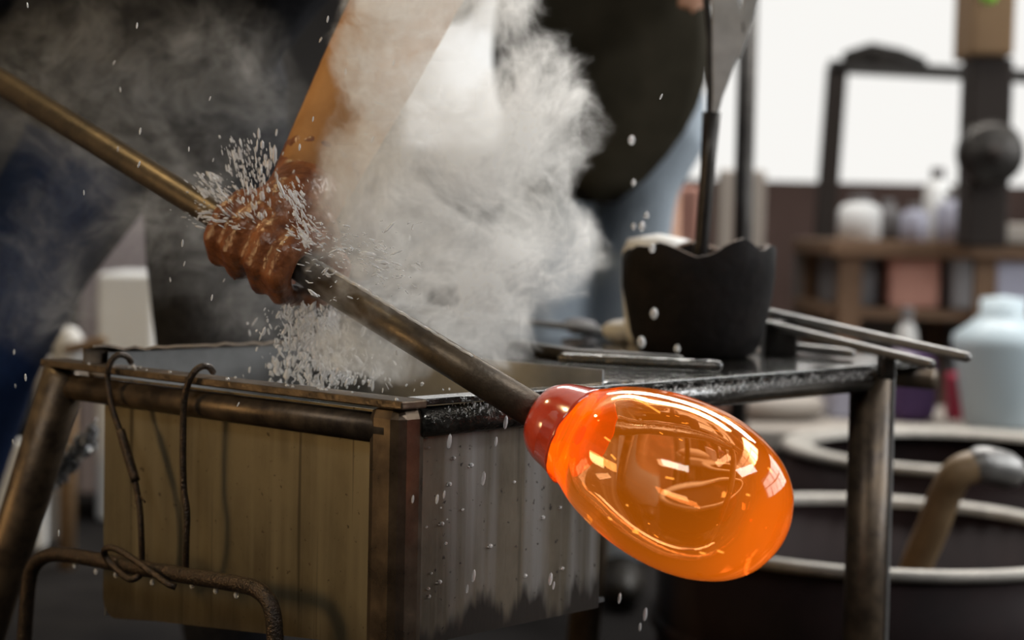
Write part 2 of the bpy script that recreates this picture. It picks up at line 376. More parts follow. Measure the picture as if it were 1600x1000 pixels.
# jagged torn lip on the end panel
lip = MB(); vs = []
for i in range(25):
    f = i / 24; b = .0 + f * .33; h = .612 + .004 * noise.noise(V((i * .9, 0, 0))) + (.004 if i < 3 else 0)
    vs += [P(TA1 + .004, b, .600), P(TA1 + .004, b, h), P(TA1 - .012, b, h + .003)]
lip.add(vs, [(i * 3 + k, i * 3 + 3 + k, i * 3 + 4 + k, i * 3 + 1 + k) for i in range(24) for k in (0, 1)])
lo = lip.build('torn_lip', 'steel', tk); sm = lo.modifiers.new('t', 'SOLIDIFY'); sm.thickness = .003
ws = MB(); vs = []; NA = 30
for i in range(NA + 1):
    for j in range(NA + 1):
        a = .03 + (TA1 - .033) * i / NA; b = .03 + (TB1 - .033) * j / NA
        vs.append(P(a, b, .545 + .006 * noise.noise(V((a * 30, b * 30, 1))) + .01 * noise.noise(V((a * 11, b * 11, 4)))))
ws.add(vs, [(i * (NA + 1) + j, (i + 1) * (NA + 1) + j, (i + 1) * (NA + 1) + j + 1, i * (NA + 1) + j + 1) for i in range(NA) for j in range(NA)])
wsm = mat('tank_water', (.10, .11, .11), .08, spec=.9); tag(ws.build('tank_water', wsm, None, True), 'churned grey water filling the metal tank', 'water', kind='stuff')

# ------------------------------------------------------------------ wires and bent rod hung on the front
def fpath(pp, n=6): return spline([on_front(x, y, o) for x, y, o in pp], n)
h1 = fpath([(205, 566, -.016), (198, 557, -.006), (184, 555, .006), (172, 568, .013), (168, 595, .014), (176, 640, .014), (190, 680, .013), (208, 740, .012), (218, 790, .012), (221, 840, .012), (222, 880, .009)])
o = thing('hook_wire', 'rusty wire with a taped kink hooked over the rim bar next to the splayed leg', 'wire', h1[-1], 'hook wires on the rim')
MB().tube(h1, .0034, 8).build('wire', 'wire', o, True)
MB().tube(fpath([(188, 672, .013), (200, 712, .0125), (212, 752, .012)], 5), .0052, 8).build('wrapping', 'wire', o, True)
MB().tube([on_front(219, 775, .012), on_front(226, 784, .02)], .0012, 6).build('barb', 'wire', o)
h2 = fpath([(333, 581, -.016), (326, 573, -.004), (312, 574, .006), (298, 590, .013), (288, 625, .014), (286, 690, .013), (287, 760, .012), (292, 800, .012), (291, 850, .012), (290, 892, .008)])
o = thing('hook_wire', 'plain long rusty wire hooked over the middle of the rim bar', 'wire', h2[-1], 'hook wires on the rim')
MB().tube(h2, .0036, 8).build('wire', 'wire', o, True)
rod = fpath([(30, 1120, .03), (38, 1000, .03), (44, 920, .03), (52, 886, .03), (74, 868, .03), (112, 868, .03), (200, 884, .03), (300, 901, .03), (378, 914, .03), (406, 924, .03), (424, 950, .03), (430, 1000, .03), (432, 1120, .03)], 6)
rod = [V((rod[0].x, rod[0].y, 0))] + rod + [V((rod[-1].x, rod[-1].y, 0))]
tag(MB().tube(rod, .0085, 12).build('bent_rod', 'wire', None, True), 'thick black steel rod bent into an arch before the tank front', 'rod')
lp = fpath([(275, 917, .036), (262, 912, .042), (235, 893, .046), (200, 868, .05), (176, 856, .052), (163, 860, .050), (168, 874, .045), (185, 892, .042), (203, 905, .041), (216, 901, .036), (222, 893, .022)])
tag(MB().tube(lp, .0036, 8).build('wire_loop', 'wire', None, True), 'loose loop of rusty wire twisted round the bent rod', 'wire')

# ------------------------------------------------------------------ blowpipe and hot glass
P1 = V((-.04, 1.66, .6235)); PD = V((.168, -.11, -.088)).normalized()
tip = P1 + PD * .089                              # the end of the steel inside the glass collar
bp = thing('blowpipe', 'long steel blowpipe resting on the wet rail with hot glass on its end', 'blowpipe', P1)
MB().tube([tip + PD * .012, tip - PD * .30], .0165, 24).build('pipe_head', 'pipe', bp, True)
MB().tube([tip - PD * .29, tip - PD * .31, tip - PD * 1.45], [.0165, .0150, .0150], 24).build('pipe_shaft', 'pipe', bp, True)
gq = (PD + V((.083, 0, .051))).normalized().to_track_quat('Z', 'Y').to_matrix().to_4x4(); gq.translation = tip
gl = thing('molten_glass', 'glowing orange blown glass bubble gathered on the end of the blowpipe', 'glass', tip)
outer = [(.0168, -.002), (.029, .003), (.0375, .016), (.0425, .034), (.0485, .052), (.0575, .075), (.0655, .100), (.0710, .128), (.0735, .158), (.0720, .188), (.0660, .215), (.0555, .239), (.0405, .257), (.0230, .267), (.0100, .2705), (.0005, .2712)]
outer = [(a * (1.05 if b > .06 else 1.0), b * .96) for a, b in outer]
inner = [(.0005, .0440), (.008, .0446), (.016, .0468), (.024, .0510), (.032, .0575), (.040, .0675), (.0475, .0825), (.0535, .104), (.0590, .130), (.0610, .156), (.0590, .182), (.0520, .206), (.0405, .224), (.0250, .2355), (.0110, .2395), (.0005, .2400)]
inner = [(a * 1.05, .044 + (b - .044) * .955) for a, b in inner]
def fine(p, k=4):
    q = spline([V((a, b, 0)) for a, b in p], k); return [(max(x.x, .0004), x.y) for x in q]
o1 = [x for x in fine(outer) if x[1] > .014]
gb = MB()
gb.lathe([(.0004, .0132), (.020, .0132), (.033, .0132), (.0352, .0134)] + o1, gq, 96)
k = len(gb.v); gb.lathe(fine(inner)[::-1], gq, 96)
gb.build('glass_body', 'glass', gl, True)
# red collar with a ragged edge sitting over the neck
def wob(i, an, r, h):
    e = max(0, (h - .030) / .03); return r, h + e * (.010 * math.sin(an + 1.0) + .003 * noise.noise(V((an * 3, 2, 0))) + .002 * noise.noise(V((an * 9, 5, 0))))
ofull = fine(outer)
cp = [(r + .0012, h) for r, h in ofull if h < .050]
cb = MB(); cb.lathe(cp + [(cp[-1][0] - .0011, cp[-1][1] - .0005), (.0372, .0125), (.0166, .0125)], gq, 64, wob)
cb.build('glass_collar', 'collar', gl, True)
MB().lathe([(.0004, .0425), (.0100, .0425), (.0108, .041), (.0108, .022), (.0004, .022)], gq, 32).build('pipe_mouth', 'mouth', gl)
for k in range(26):                               # bright seeds caught in the glass wall
    an = random.uniform(0, 6.28); h = random.uniform(.09, .235); r = .90 * min(outer, key=lambda q: abs(q[1] - h))[0]
    c = V((r * math.cos(an), r * math.sin(an), h)); d = V((random.uniform(-.3, .3), random.uniform(-.3, .3), 1)).normalized()
    l = random.uniform(.001, .004) if k else .016
    MB().tube([gq @ (c - d * l), gq @ (c + d * l)], .0005, 5).build('seed', 'spark', gl)

# ------------------------------------------------------------------ people
def person_head(mb, c, q=None):
    c = V(c); mb.ell(c + V((0, 0, .02)), (.075, .095, .10)); mb.ell(c + V((0, -.015, -.06)), (.055, .07, .06))
    f = V((0, -1, 0)) if q is None else q
    s = f.cross(V((0, 0, 1))).normalized()
    mb.tube([c + f * .085 + V((0, 0, .01)), c + f * .108 - V((0, 0, .025))], [.010, .016], 8, rounded=True)
    for k in (-1, 1):
        mb.ell(c + s * .074 * k, (.012, .022, .032)); mb.ell(c + f * .082 + s * .032 * k + V((0, 0, .028)), (.018, .012, .012))
    mb.tube([c + f * .082 - s * .022 - V((0, 0, .065)), c + f * .082 + s * .022 - V((0, 0, .065))], .010, 8, rounded=True)
def eyes(c, f, par):
    s = f.cross(V((0, 0, 1))).normalized(); white = mat('eye', (.6, .6, .58), .2)
    for k in (-1, 1):
        e = V(c) + f * .085 + s * .032 * k + V((0, 0, .012)); eo = MB().ell(e, .011, 10).build('eye', white, par, True)
        pu = MB().ell(e + f * .0075, .0055, 10).build('pupil', 'hair', None, True); pu.parent = eo
def hand(mb, w, d, n, sc=1.0):    # relaxed hand: wrist, direction, palm normal
    w, d, n = V(w), V(d).normalized(), V(n).normalized(); s = d.cross(n).normalized()
    mb.ell(w + d * .045 * sc, (.036 * sc, .036 * sc, .036 * sc))
    for i, (o, l) in enumerate(((-.030, .070), (-.010, .082), (.010, .077), (.029, .060))):
        b = w + d * .075 * sc + s * o * sc
        mb.tube([b, b + (d * .9 + n * .3) * l * .5 * sc, b + (d * 1.3 + n * 1.3) * l * .55 * sc], [.0105 * sc, .0098 * sc, .0085 * sc], 8, rounded=True)
    b = w + d * .03 * sc - s * .028 * sc
    mb.tube([b, b + (d * .6 - s * .8) * .035 * sc, b + (d * 1.2 - s * .7 + n * .5) * .055 * sc], [.014 * sc, .012 * sc, .010 * sc], 8, rounded=True)

# the glassblower: wide stance, leaning forward, one gloved hand wiping the pipe
YL = 2.72
crotch = at_y(196, 300, YL)
hip = crotch + V((.03, .02, .10))
kneeL = at_y(72, 560, YL - .06) + V((-.10, 0, 0)); footL = V((kneeL.x - .17, YL + .08, .09))
kneeR = V((crotch.x + .155, YL - .08, .50)); footR = V((kneeR.x + .02, YL + .02, .09))
chest = V((-.40, 2.50, 1.24)); neck = V((-.37, 2.40, 1.46)); headc = V((-.33, 2.30, 1.62))
shR = V((-.20, 2.42, 1.36)); shL = V((-.62, 2.52, 1.36))
elR = at_y(665, -60, 2.02); wrR = at_y(480, 300, 1.86)
pipe_at = lambda t: P1 - PD * t
hold = pipe_at(.278)                                # where the gloved hand closes on the pipe
elL = V((-.80, 2.55, 1.10)); wrL = pipe_at(1.20) + V((.02, .075, .03))
pr = thing('person', 'glassblower in black clothes with a brown leather sleeve wiping the blowpipe over the tank', 'person', (hip.x, YL, 0))
b = MB()
b.tube([hip, chest, neck], [.09, .12, .06], 14, rounded=True); b.tube([neck, headc], [.055, .05], 12)
person_head(b, headc)
for h, k, f, s in ((hip + V((-.08, 0, 0)), kneeL, footL, -1), (hip + V((.08, 0, 0)), kneeR, footR, 1)):
    b.tube([h, k, f], [.06, .045, .035], 12, rounded=True)
for s, e, w in ((shR, elR, wrR), (shL, elL, wrL)):
    b.tube([chest + V((0, 0, .1)), s], [.07, .06], 12, rounded=True); b.tube([s, e, w], [.05, .042, .03], 12, rounded=True)
hand(b, wrL, (pipe_at(1.22) - wrL), PD, 1.0)
fused('body', b, .011, 'skin', pr)
eyes(headc, V((0, -1, 0)), pr)
b = MB()                                           # trousers: black cloth with a blue denim inner leg showing on one side
b.tube([hip + V((-.07, 0, .04)), hip + V((-.085, 0, -.05)), (hip + kneeL) / 2 + V((-.055, 0, -.02)), kneeL, footL + V((0, .01, .02))], [.13, .115, .100, .09, .085], 16, rounded=True)
b.ell(hip + V((0, 0, .03)), (.19, .15, .13))
fused('jeans_leg', b, .010, 'jeans', pr)
b = MB()
b.tube([hip + V((.09, 0, .03)), hip + V((.115, -.02, -.09)), (hip + kneeR) / 2 + V((.055, 0, 0)), kneeR + V((.02, 0, 0)), footR + V((0, .01, .02))], [.13, .118, .108, .10, .085], 16, rounded=True)
b.ell(hip + V((.01, -.02, .07)), (.215, .17, .15)); b.tube([hip + V((0, 0, .12)), (hip + chest) / 2], [.17, .15], 16, rounded=True)
fused('black_trousers', b, .010, 'blackcloth', pr)
b = MB()
b.tube([hip + V((0, 0, .17)), chest, neck - V((0, 0, .06))], [.195, .20, .09], 18, rounded=True)
b.tube([hip + V((.06, -.08, .13)), chest + V((.06, -.06, 0))], [.14, .15], 14, rounded=True)
b.tube([hip + V((-.17, -.02, .14)), chest + V((-.17, 0, .0))], [.13, .12], 14, rounded=True)
b.tube([chest + V((0, 0, .1)), shL, elL, wrL + (elL - wrL) * .25], [.09, .09, .07, .055], 14, rounded=True)
b.tube([chest + V((0, 0, .1)), shR], [.10, .095], 14, rounded=True)
fused('black_jacket', b, .010, 'blackcloth', pr)
b = MB()
b.tube([shR, elR + V((-.01, .05, .06)), elR, (elR * .5 + wrR * .5), wrR + (elR - wrR) * .06], [.085, .070, .062, .054, .044], 18, rounded=True)
fused('leather_sleeve', b, .007, 'sleeve', pr)
g = MB()                                           # glove: palm behind and over the pipe, four fingers and a thumb closed round it
e1 = (V((0, 0, 1)) - PD * PD.z).normalized(); e2 = PD.cross(e1).normalized()
if e2.y > 0: e2 = -e2                              # e2 points to the camera side
def ring(s, an, r): return hold + PD * s + (e1 * math.sin(an) + e2 * math.cos(an)) * r
g.tube([wrR + (elR - wrR) * .12, wrR, ring(0, R(115), .045)], [.046, .042, .042], 14, rounded=True)
for s in (-.030, 0, .030): g.ell(ring(s, R(125), .036), (.030, .030, .030), 12)
for s, a1, rr in ((-.043, -105, .0150), (-.0145, -120, .0160), (.0145, -118, .0160), (.043, -95, .0145)):
    angs = [110, 70, 30, -15, -60, a1]
    g.tube([ring(s + .003 * i * (1 if s > 0 else -1) * .3, R(a), .034 if 0 < i < 5 else .031) for i, a in enumerate(angs)], [rr * 1.1, rr * 1.12, rr, rr * 1.02, rr * .95, rr * .85], 10, rounded=True)
g.tube([ring(.03, R(150), .040), ring(.062, R(170), .036), ring(.072, R(205), .032), ring(.060, R(240), .031)], [.021, .018, .016, .014], 10, rounded=True)
fused('wet_glove', g, .0042, 'glove', pr, 3)
b = MB(); b.ell(headc + V((0, .015, .045)), (.084, .10, .09)); fused('hair', b, .012, 'hair', pr)
for f in (footL, footR): 
    q = MB(); q.ell((f.x, f.y - .06, .045), (.05, .13, .045)); q.tube([(f.x, f.y, .05), (f.x, f.y, .17)], [.055, .05], 12); fused('boot', q, .012, 'boot', pr)

# the second worker behind the steam: navy shirt, dark apron, pale jeans
Y2 = 3.45
pw = lambda x, y, d=0: at_y(x, y, Y2 + d)
hc = pw(945, 175); p2 = thing('person', 'worker in navy shirt, long dark olive apron and pale jeans beyond the steam', 'person', (hc.x, Y2, 0))
hip2 = V((hc.x, Y2 + .05, 1.0)); ch2 = hip2 + V((0, .0, .30)); nk2 = hip2 + V((0, -.02, .52)); hd2 = nk2 + V((0, -.03, .16))
kl, kr = V((hip2.x - .12, Y2 + .0, .52)), pw(1040, 268) ; kr.z = max(kr.z, .5)
fl, fr = V((kl.x - .02, Y2 + .05, .09)), V((hip2.x + .06, Y2 + .10, .09))
sh = [hip2 + V((k * .20, 0, .44)) for k in (-1, 1)]
el = [hip2 + V((-.32, -.05, .20)), pw(1105, -105, -.25)]; wr = [hip2 + V((-.20, -.24, .36)), pw(1096, -60, -.55)]
b = MB(); b.tube([hip2, ch2, nk2], [.13, .14, .06], 14, rounded=True); b.tube([nk2, hd2], .055, 12); person_head(b, hd2)
b.tube([hip2 + V((-.08, 0, 0)), kl, fl], [.08, .055, .04], 12, rounded=True); b.tube([hip2 + V((.08, 0, 0)), V((hip2.x + .11, Y2, .52)), fr], [.08, .055, .04], 12, rounded=True)
for i in (0, 1):
    b.tube([ch2 + V((0, 0, .1)), sh[i], el[i], wr[i]], [.07, .055, .042, .03], 12, rounded=True)
    hand(b, wr[i], wr[i] - el[i], V((0, 0, -1)))
fused('body', b, .012, 'skin', p2); eyes(hd2, V((0, -1, 0)), p2)
b = MB(); b.tube([hip2, ch2, nk2 - V((0, 0, .05))], [.175, .18, .085], 16, rounded=True)
for i in (0, 1): b.tube([ch2 + V((0, 0, .1)), sh[i], el[i], el[i] + (wr[i] - el[i]) * .5], [.09, .078, .062, .052], 14, rounded=True)
fused('navy_shirt', b, .011, 'navy', p2)
b = MB(); b.ell(hip2 + V((0, .03, -.02)), (.19, .15, .15))
b.tube([hip2 + V((-.09, 0, -.03)), kl, fl + V((0, 0, .02))], [.115, .085, .075], 14, rounded=True)
b.tube([pw(1042, 85, .02), pw(1056, 165, .0), pw(1052, 215, -.02), pw(1010, 290, -.03), pw(985, 420, 0), V((fr.x, fr.y, .12))], [.055, .062, .066, .066, .07, .07], 14, rounded=True)
fused('pale_jeans', b, .010, 'palejeans', p2)
b = MB(); ap = []                                  # apron: bowed sheet with a rounded hem
for i in range(15):
    u = -1 + 2 * i / 14
    for j in range(13):
        v = j / 12; zt, zb_ = hip2.z + .36, pw(930, 318).z
        hw = (.155 + .05 * math.sin(math.pi * min(v * 1.1, 1))) * math.sqrt(max(1 - max(0, (v - .55) / .47) ** 2.2, .02))
        ap.append(V((pw(938, 170).x + u * hw - .02 * v, Y2 - .125 - .05 * math.cos(u * 1.4) - .05 * math.sin(v * 2.5), zt + (zb_ - zt) * v)))
b.add(ap, [(i * 13 + j, i * 13 + j + 1, (i + 1) * 13 + j + 1, (i + 1) * 13 + j) for i in range(14) for j in range(12)])
o = b.build('apron', 'apron', p2, True); o.modifiers.new('t', 'SOLIDIFY').thickness = .006
b = MB(); b.ell(hd2 + V((0, .015, .045)), (.084, .10, .09)); fused('hair', b, .012, 'hair', p2)
for f in (fl, fr):
    q = MB(); q.ell((f.x, f.y - .06, .045), (.05, .13, .045)); q.tube([(f.x, f.y, .05), (f.x, f.y, .17)], [.055, .05], 12); fused('boot', q, .012, 'boot', p2)

# ------------------------------------------------------------------ tools on the stand
pc = at_z(1092, 546, RIM); pc = V((.245, 2.285, RIM - .002))
sc = .1
pot = thing('charred_wood_cup', 'black charred wooden cup with a burnt jagged rim standing on the table plate', 'cup', pc)
def jag(i, an, r, h):
    if h < .10: return r, h
    return r * (1 + .02 * noise.noise(V((an * 2, 0, 0)))), h + .026 * noise.noise(V((math.cos(an) * 2.1, math.sin(an) * 1.9, 3.3))) + .006 * noise.noise(V((an * 4, 7, 0)))
prof = [(.0005, 0), (.066, 0), (.078, .006), (.088, .03), (.095, .065), (.1005, .105), (.1015, .141), (.099, .1435)]
tw = MB().lathe(prof, Matrix.Translation(pc), 48, jag); tw.build('cup_wall', 'black', pot, True)
MB().lathe([(.0992, .1432), (.095, .144), (.091, .140)], Matrix.Translation(pc), 48, jag).build('burnt_rim', 'char_edge', pot, True)
MB().lathe([(.0912, .1402), (.085, .08), (.07, .02), (.0005, .015)], Matrix.Translation(pc), 48, jag).build('cup_hollow', 'black', pot, True)
# paddle-shaped iron standing in it
T0, T1, T2, T3 = pc + V((-.005, .0, .02)), at_y(1098, 365, 2.285), at_y(1112, 175, 2.28), at_y(1128, 70, 2.28)
o = thing('iron_shears', 'long dark iron shears with flat forked grey blades standing in the charred cup', 'shears', T0)
MB().tube([T0, T1, at_y(1106, 260, 2.283), T2], [.010, .0095, .010, .0125], 12).build('shank', 'iron', o, True)
def blade(cols, name, mt):
    q = MB(); fr_, bk_ = [], []
    for l, r_, y in cols: fr_ += [at_y(l, y, 2.272), at_y(r_, y, 2.272)]; bk_ += [at_y(l, y, 2.29), at_y(r_, y, 2.29)]
    k = len(cols); n2 = 2 * k; f = []
    for i in range(k - 1):
        a = 2 * i; f += [(a, a + 1, a + 3, a + 2), (n2 + a + 2, n2 + a + 3, n2 + a + 1, n2 + a), (a + 2, n2 + a + 2, n2 + a, a), (a + 1, n2 + a + 1, n2 + a + 3, a + 3)]
    f += [(0, n2, n2 + 1, 1), (n2 - 2, n2 - 1, 2 * n2 - 1, 2 * n2 - 2)]
    return q.add(fr_ + bk_, f).build(name, mt, o, bevel=.002)
blade([(1108, 1150, -60), (1109, 1152, -10), (1112, 1158, 12), (1112, 1166, 45), (1112, 1152, 90), (1113, 1140, 125), (1113, 1130, 150), (1110, 1122, 180)], 'blade', 'blade')
blade([(1165, 1192, -60), (1163, 1188, -10), (1157, 1180, 20), (1158, 1170, 55), (1150, 1157, 92)], 'blade', 'blade')
blade([(1096, 1110, -60), (1098, 1110, 0), (1104, 1114, 60), (1104, 1114, 180)], 'spine', 'iron')
# steel rods laid across the far corner
def rod3(name, pts, r, mt, label, group=None):
    return tag(MB().tube(pts, r, 10, rounded=True).build(name, mt, None, True), label, 'rod', group)
rz = RIM + .008
rod3('steel_rod', [at_y(1200, 488, 2.36), at_y(1510, 558, 2.06)], .0062, 'grey_iron', 'longest thin steel rod overhanging the far leg of the stand', 'rods on the stand')
rod3('steel_rod', [at_y(1198, 506, 2.33), at_y(1455, 569, 2.06)], .0058, 'grey_iron', 'shorter thin steel rod ending just past the far leg', 'rods on the stand')
rod3('steel_rod', [at_z(1135, 530, rz), at_z(1330, 552, rz - .002)], .006, 'grey_iron', 'thin steel rod lying flat in front of the charred cup', 'rods on the stand')
bc = at_y(1218, 500, 2.34); q = MB().box((bc.x - .022, 2.315, RIM - .003), (bc.x + .022, 2.365, bc.z - .001))
tag(q.build('iron_block', 'iron', None, bevel=.003), 'small dark iron block propping the rods beside the charred cup', 'block')
rc = at_y(1388, 545, 2.13); MB().box((rc.x - .010, 2.12, .585), (rc.x + .008, 2.15, at_y(1388, 553, 2.13).z - .002)).build('rod_rest', 'iron', st, bevel=.003)
o = thing('flat_bar', 'bright flat steel bar lying behind the steam across the table plate', 'bar', at_z(740, 490, RIM + .015))
MB().bar(at_z(590, 474, .655), at_z(930, 516, .612), .035, .010).build('bar_blade', 'grey_iron', o, bevel=.002)
MB().bar(at_z(900, 512, .614), at_z(985, 524, .606), .022, .014).build('bar_tang', 'iron', o, bevel=.002)
def lump(name, px, py, z, r, mt, label, cat, sq=.6, group=None):
    c = at_z(px, py, z); q = MB(); q.ell((0, 0, 0), (r, r, r * sq), 14); o_ = V((c.x, c.y, RIM + r * sq * .8))
    q.v = [tuple(o_ + V(x) * (1 + .22 * noise.noise(V(x) * 40 + V((px, 0, 0))))) for x in q.v]
    return tag(q.build(name, mt, None, True, 0, o_), label, cat, group)
lump('wet_rag', 972, 512, .62, .030, 'offwhite', 'small wet off-white rag beside the charred cup', 'rag', .6)
lump('wet_rag', 905, 500, .62, .028, 'greybox', 'crumpled grey rag lying on the flat steel bar', 'rag', .45)
lump('iron_scrap', 1010, 545, .60, .020, 'iron', 'dark iron scrap at the foot of the charred cup', 'scrap', .5)
rod3('iron_tongs', [at_z(800, 540, .606), at_z(900, 556, .606), at_z(1060, 566, .606)], .009, 'iron', 'dark iron tongs lying wet on the table plate before the flat bar')
rod3('iron_punty', [at_z(880, 560, .607), at_z(1120, 572, .607)], .007, 'rail', 'black wet iron punty lying along the side rail')
def blob(name, px, py, y, r, mt, label, cat, par=None):
    c = at_y(px, py, y); q = MB().ell(c, r, 16); return tag(q.build(name, mt, None, True, 0, c), label, cat)

# ------------------------------------------------------------------ drums and stock at the side
def drum(cx, cy, r, zr, label, n=48, t=.02, hoop=()):
    d = thing('steel_drum', label, 'drum', (cx, cy, 0)); T4 = Matrix.Translation((cx, cy, 0))
    MB().lathe([(.001, 0), (r, 0), (r, zr - .01), (r - .012, zr - .01), (r - .012, .02), (.001, .02)], T4, n).build('shell', 'drum', d, True)
    MB().lathe([(r - t, zr - .012), (r + .006, zr - .012), (r + .008, zr), (r - .004, zr + .006), (r - t, zr), (r - t, zr - .012)], T4, n).build('rolled_rim', 'drumrim', d, True)
    for h in hoop: MB().lathe([(r, h - .012), (r + .010, h - .008), (r + .010, h + .008), (r, h + .012)], T4, n).build('hoop', 'drum', d, True)
    return d
near = at_z(1420, 897, .275); rA = .36
drum(near.x + .03, near.y + rA, rA, .275, 'wide dark drum with a thin pale rim holding a hooked handle', hoop=(.12,))
nb = at_z(1440, 762, .30); rB = .33
drum(at_y(1500, 700, 3.6).x, 3.62, .36, .315, 'dark drum with a thick pale rim standing behind the wider drum', t=.055)
hk = [at_y(1425, 905, 2.75), at_y(1455, 830, 2.72), at_y(1478, 770, 2.70), at_y(1500, 738, 2.68), at_y(1535, 726, 2.68), at_y(1572, 736, 2.70), at_y(1590, 775, 2.72)]
hk = [V((hk[0].x - .02, hk[0].y + .05, .03))] + hk
o = thing('hooked_handle', 'tan crook-shaped handle with a shiny metal ferrule leaning in the wide drum', 'handle', hk[0])
MB().tube(spline(hk[:6], 6), .026, 14, rounded=True).build('wooden_crook', 'tan', o, True)
MB().tube(spline([hk[5], (hk[5] + hk[6]) / 2 + V((.004, 0, 0)), hk[6]], 6), .030, 14, rounded=True).build('ferrule', 'grey_iron', o, True)

# ------------------------------------------------------------------ far side of the shop
def pbox(name, x0, y0, x1, y1, y, dep, mt, label, cat, group=None, ground=False, bevel=.01, base=None):
    p, q = at_y(x0, y1, y), at_y(x1, y0, y); z0 = 0 if ground else (p.z if base is None else base)
    return tag(MB().box((p.x, y, z0), (q.x, y + dep, q.z)).build(name, mt, None, bevel=bevel), label, cat, group)
# work bench under the windows
YT = 4.7
bt = at_y(1450, 378, YT).z; bx0, bx1 = at_y(1300, 380, YT).x, at_y(1760, 380, YT).x
be = thing('work_bench', 'wooden work bench with shelves below the bright windows', 'bench', ((bx0 + bx1) / 2, YT + .3, 0))
MB().box((bx0, YT, bt - .045), (bx1, YT + .65, bt)).build('bench_top', 'wood', be, bevel=.006)
for x in (bx0 + .03, (bx0 + bx1) / 2, bx1 - .06):
    for y in (YT + .03, YT + .56): MB().box((x, y, 0), (x + .06, y + .06, bt - .045)).build('leg', 'wood', be)
SH = at_y(1430, 482, YT + .06).z
MB().box((bx0, YT + .05, SH - .03), (bx1, YT + .62, SH)).build('shelf', 'wood', be)
MB().box((bx0, YT + .62, .19), (bx1, YT + .64, bt - .045)).build('back_board', 'greybox', be)
def jar(px, y0, y1, y, wpx, mt, label, cat='jar', prof=None, base=None, group=None, name='jar'):
    lo_, hi_ = at_y(px, y1, y), at_y(px, y0, y); z0 = lo_.z if base is None else base; h = hi_.z - z0; r = wpx / 2 / F * y
    o = thing(name, label, cat, (lo_.x, y, z0), group); T4 = Matrix.Translation((lo_.x, y, z0))
    pr_ = prof or [(.001, 0), (.9, 0), (1, .04), (1, .66), (.8, .78), (.45, .84), (.45, .88)]
    MB().lathe([(a * r, b_ * h) for a, b_ in pr_], T4, 24).build('body', mt, o, True)
    if not prof: MB().lathe([(.001, 1), (.5, 1), (.52, .98), (.52, .86), (.001, .86)] and [(.52 * r, .86 * h), (.52 * r, .98 * h), (.5 * r, h), (.001, h)], T4, 20).build('lid', 'greybox', o, True)
    return o
jar(1342, 305, 372, YT + .2, 66, 'white', 'white plastic jar at the end of the work bench', base=bt)
jar(1385, 312, 372, YT + .3, 42, 'greybox', 'grey jar just behind the white jar on the bench', base=bt)
jar(1428, 318, 374, YT + .2, 44, 'lavender', 'pale lavender tin standing on the bench', base=bt)
jar(1462, 262, 374, YT + .35, 42, 'white', 'tall white bottle standing on the bench', 'bottle', base=bt, name='bottle')
jar(1490, 300, 374, YT + .2, 58, 'lavender', 'broad lavender bottle next to the tall white bottle', 'bottle', base=bt, name='bottle')
pbox('wooden_tray', 1546, 350, 1640, 384, YT - .02, .3, 'beige', 'pale beige board lying on the bench end', 'board', base=bt)
pbox('cardboard_box', 1388, 388, 1472, 482, YT + .06, .3, 'pink', 'salmon pink box on the shelf under the bench', 'box', base=SH)
pbox('grey_case', 1306, 400, 1372, 482, YT + .1, .3, 'greybox', 'grey upright case under the bench', 'case', base=SH)
pbox('metal_cabinet', 1482, 395, 1522, 560, YT + .03, .35, 'greybox', 'narrow grey metal cabinet beside the salmon box', 'cabinet', base=SH)
pbox('blue_crate', 1556, 408, 1680, 436, YT + .03, .3, 'lavender', 'blue grey crate under the bench end', 'crate', base=SH)
# silhouette rack in front of the windows
YR = 5.5
rk = thing('metal_rack', 'dark upright metal rack frame silhouetted against the windows', 'rack', at_y(1283, 300, YR) * 1.0); rk.location.z = 0
pt, pb_ = at_y(1308, 105, YR), at_y(1262, 600, YR); pb_.z = 0; pb_.x = at_y(1268, 500, YR).x
MB().bar(pb_, pt, .06, .05, (0, 1, 0)).build('post', 'frame', rk)
MB().bar(at_y(1296, 104, YR), at_y(1760, 128, YR), .05, .04).build('top_bar', 'iron', rk)
q1 = at_y(1745, 128, YR); MB().bar((q1.x, q1.y, 0), q1, .05, .05, (0, 1, 0)).build('post', 'frame', rk)
q = MB(); q.tube([at_y(1325, 88, YR), at_y(1360, 82, YR), at_y(1405, 90, YR), at_y(1440, 98, YR)], [.02, .032, .03, .018], 12, rounded=True)
tag(q.build('rolled_tarp', 'iron', None, True), 'dark rolled bundle lying on the rack top bar', 'bundle')
# column with fan against the window
YC = 4.55
cl = thing('machine_column', 'dark machine column with a round fan guard before the windows', 'machine', at_y(1548, 400, YC)); cl.location.z = 0
p0, p1_ = at_y(1512, 300, YC), at_y(1586, 90, YC)
MB().box((p0.x, YC, bt - .01), (p1_.x, YC + .12, p1_.z)).build('column', 'frame', cl, bevel=.01)
fc = at_y(1546, 240, YC - .05); fq = Matrix.Translation(fc) @ Matrix.Rotation(R(90), 4, 'X'); fr_ = 46 / F * YC
MB().lathe([(.001, -.04), (fr_, -.04), (fr_ + .006, -.02), (fr_ + .006, .03), (fr_ - .01, .045), (.001, .05)], fq, 32).build('fan_guard', 'iron', cl, True)
MB().lathe([(.02, .048), (.022, .06), (.001, .064)], fq, 20).build('hub', 'frame', cl, True)
o = pbox('cardboard_box', 1518, -40, 1590, 86, YC - .02, .2, 'brownbox', 'brown cardboard box on top of the machine column', 'box')
lm = blob('green_ball', 1545, -8, YC - .06, .022, mat('green_plastic', (.25, .75, .05), .5), 'bright green ball resting against the brown box', 'ball')
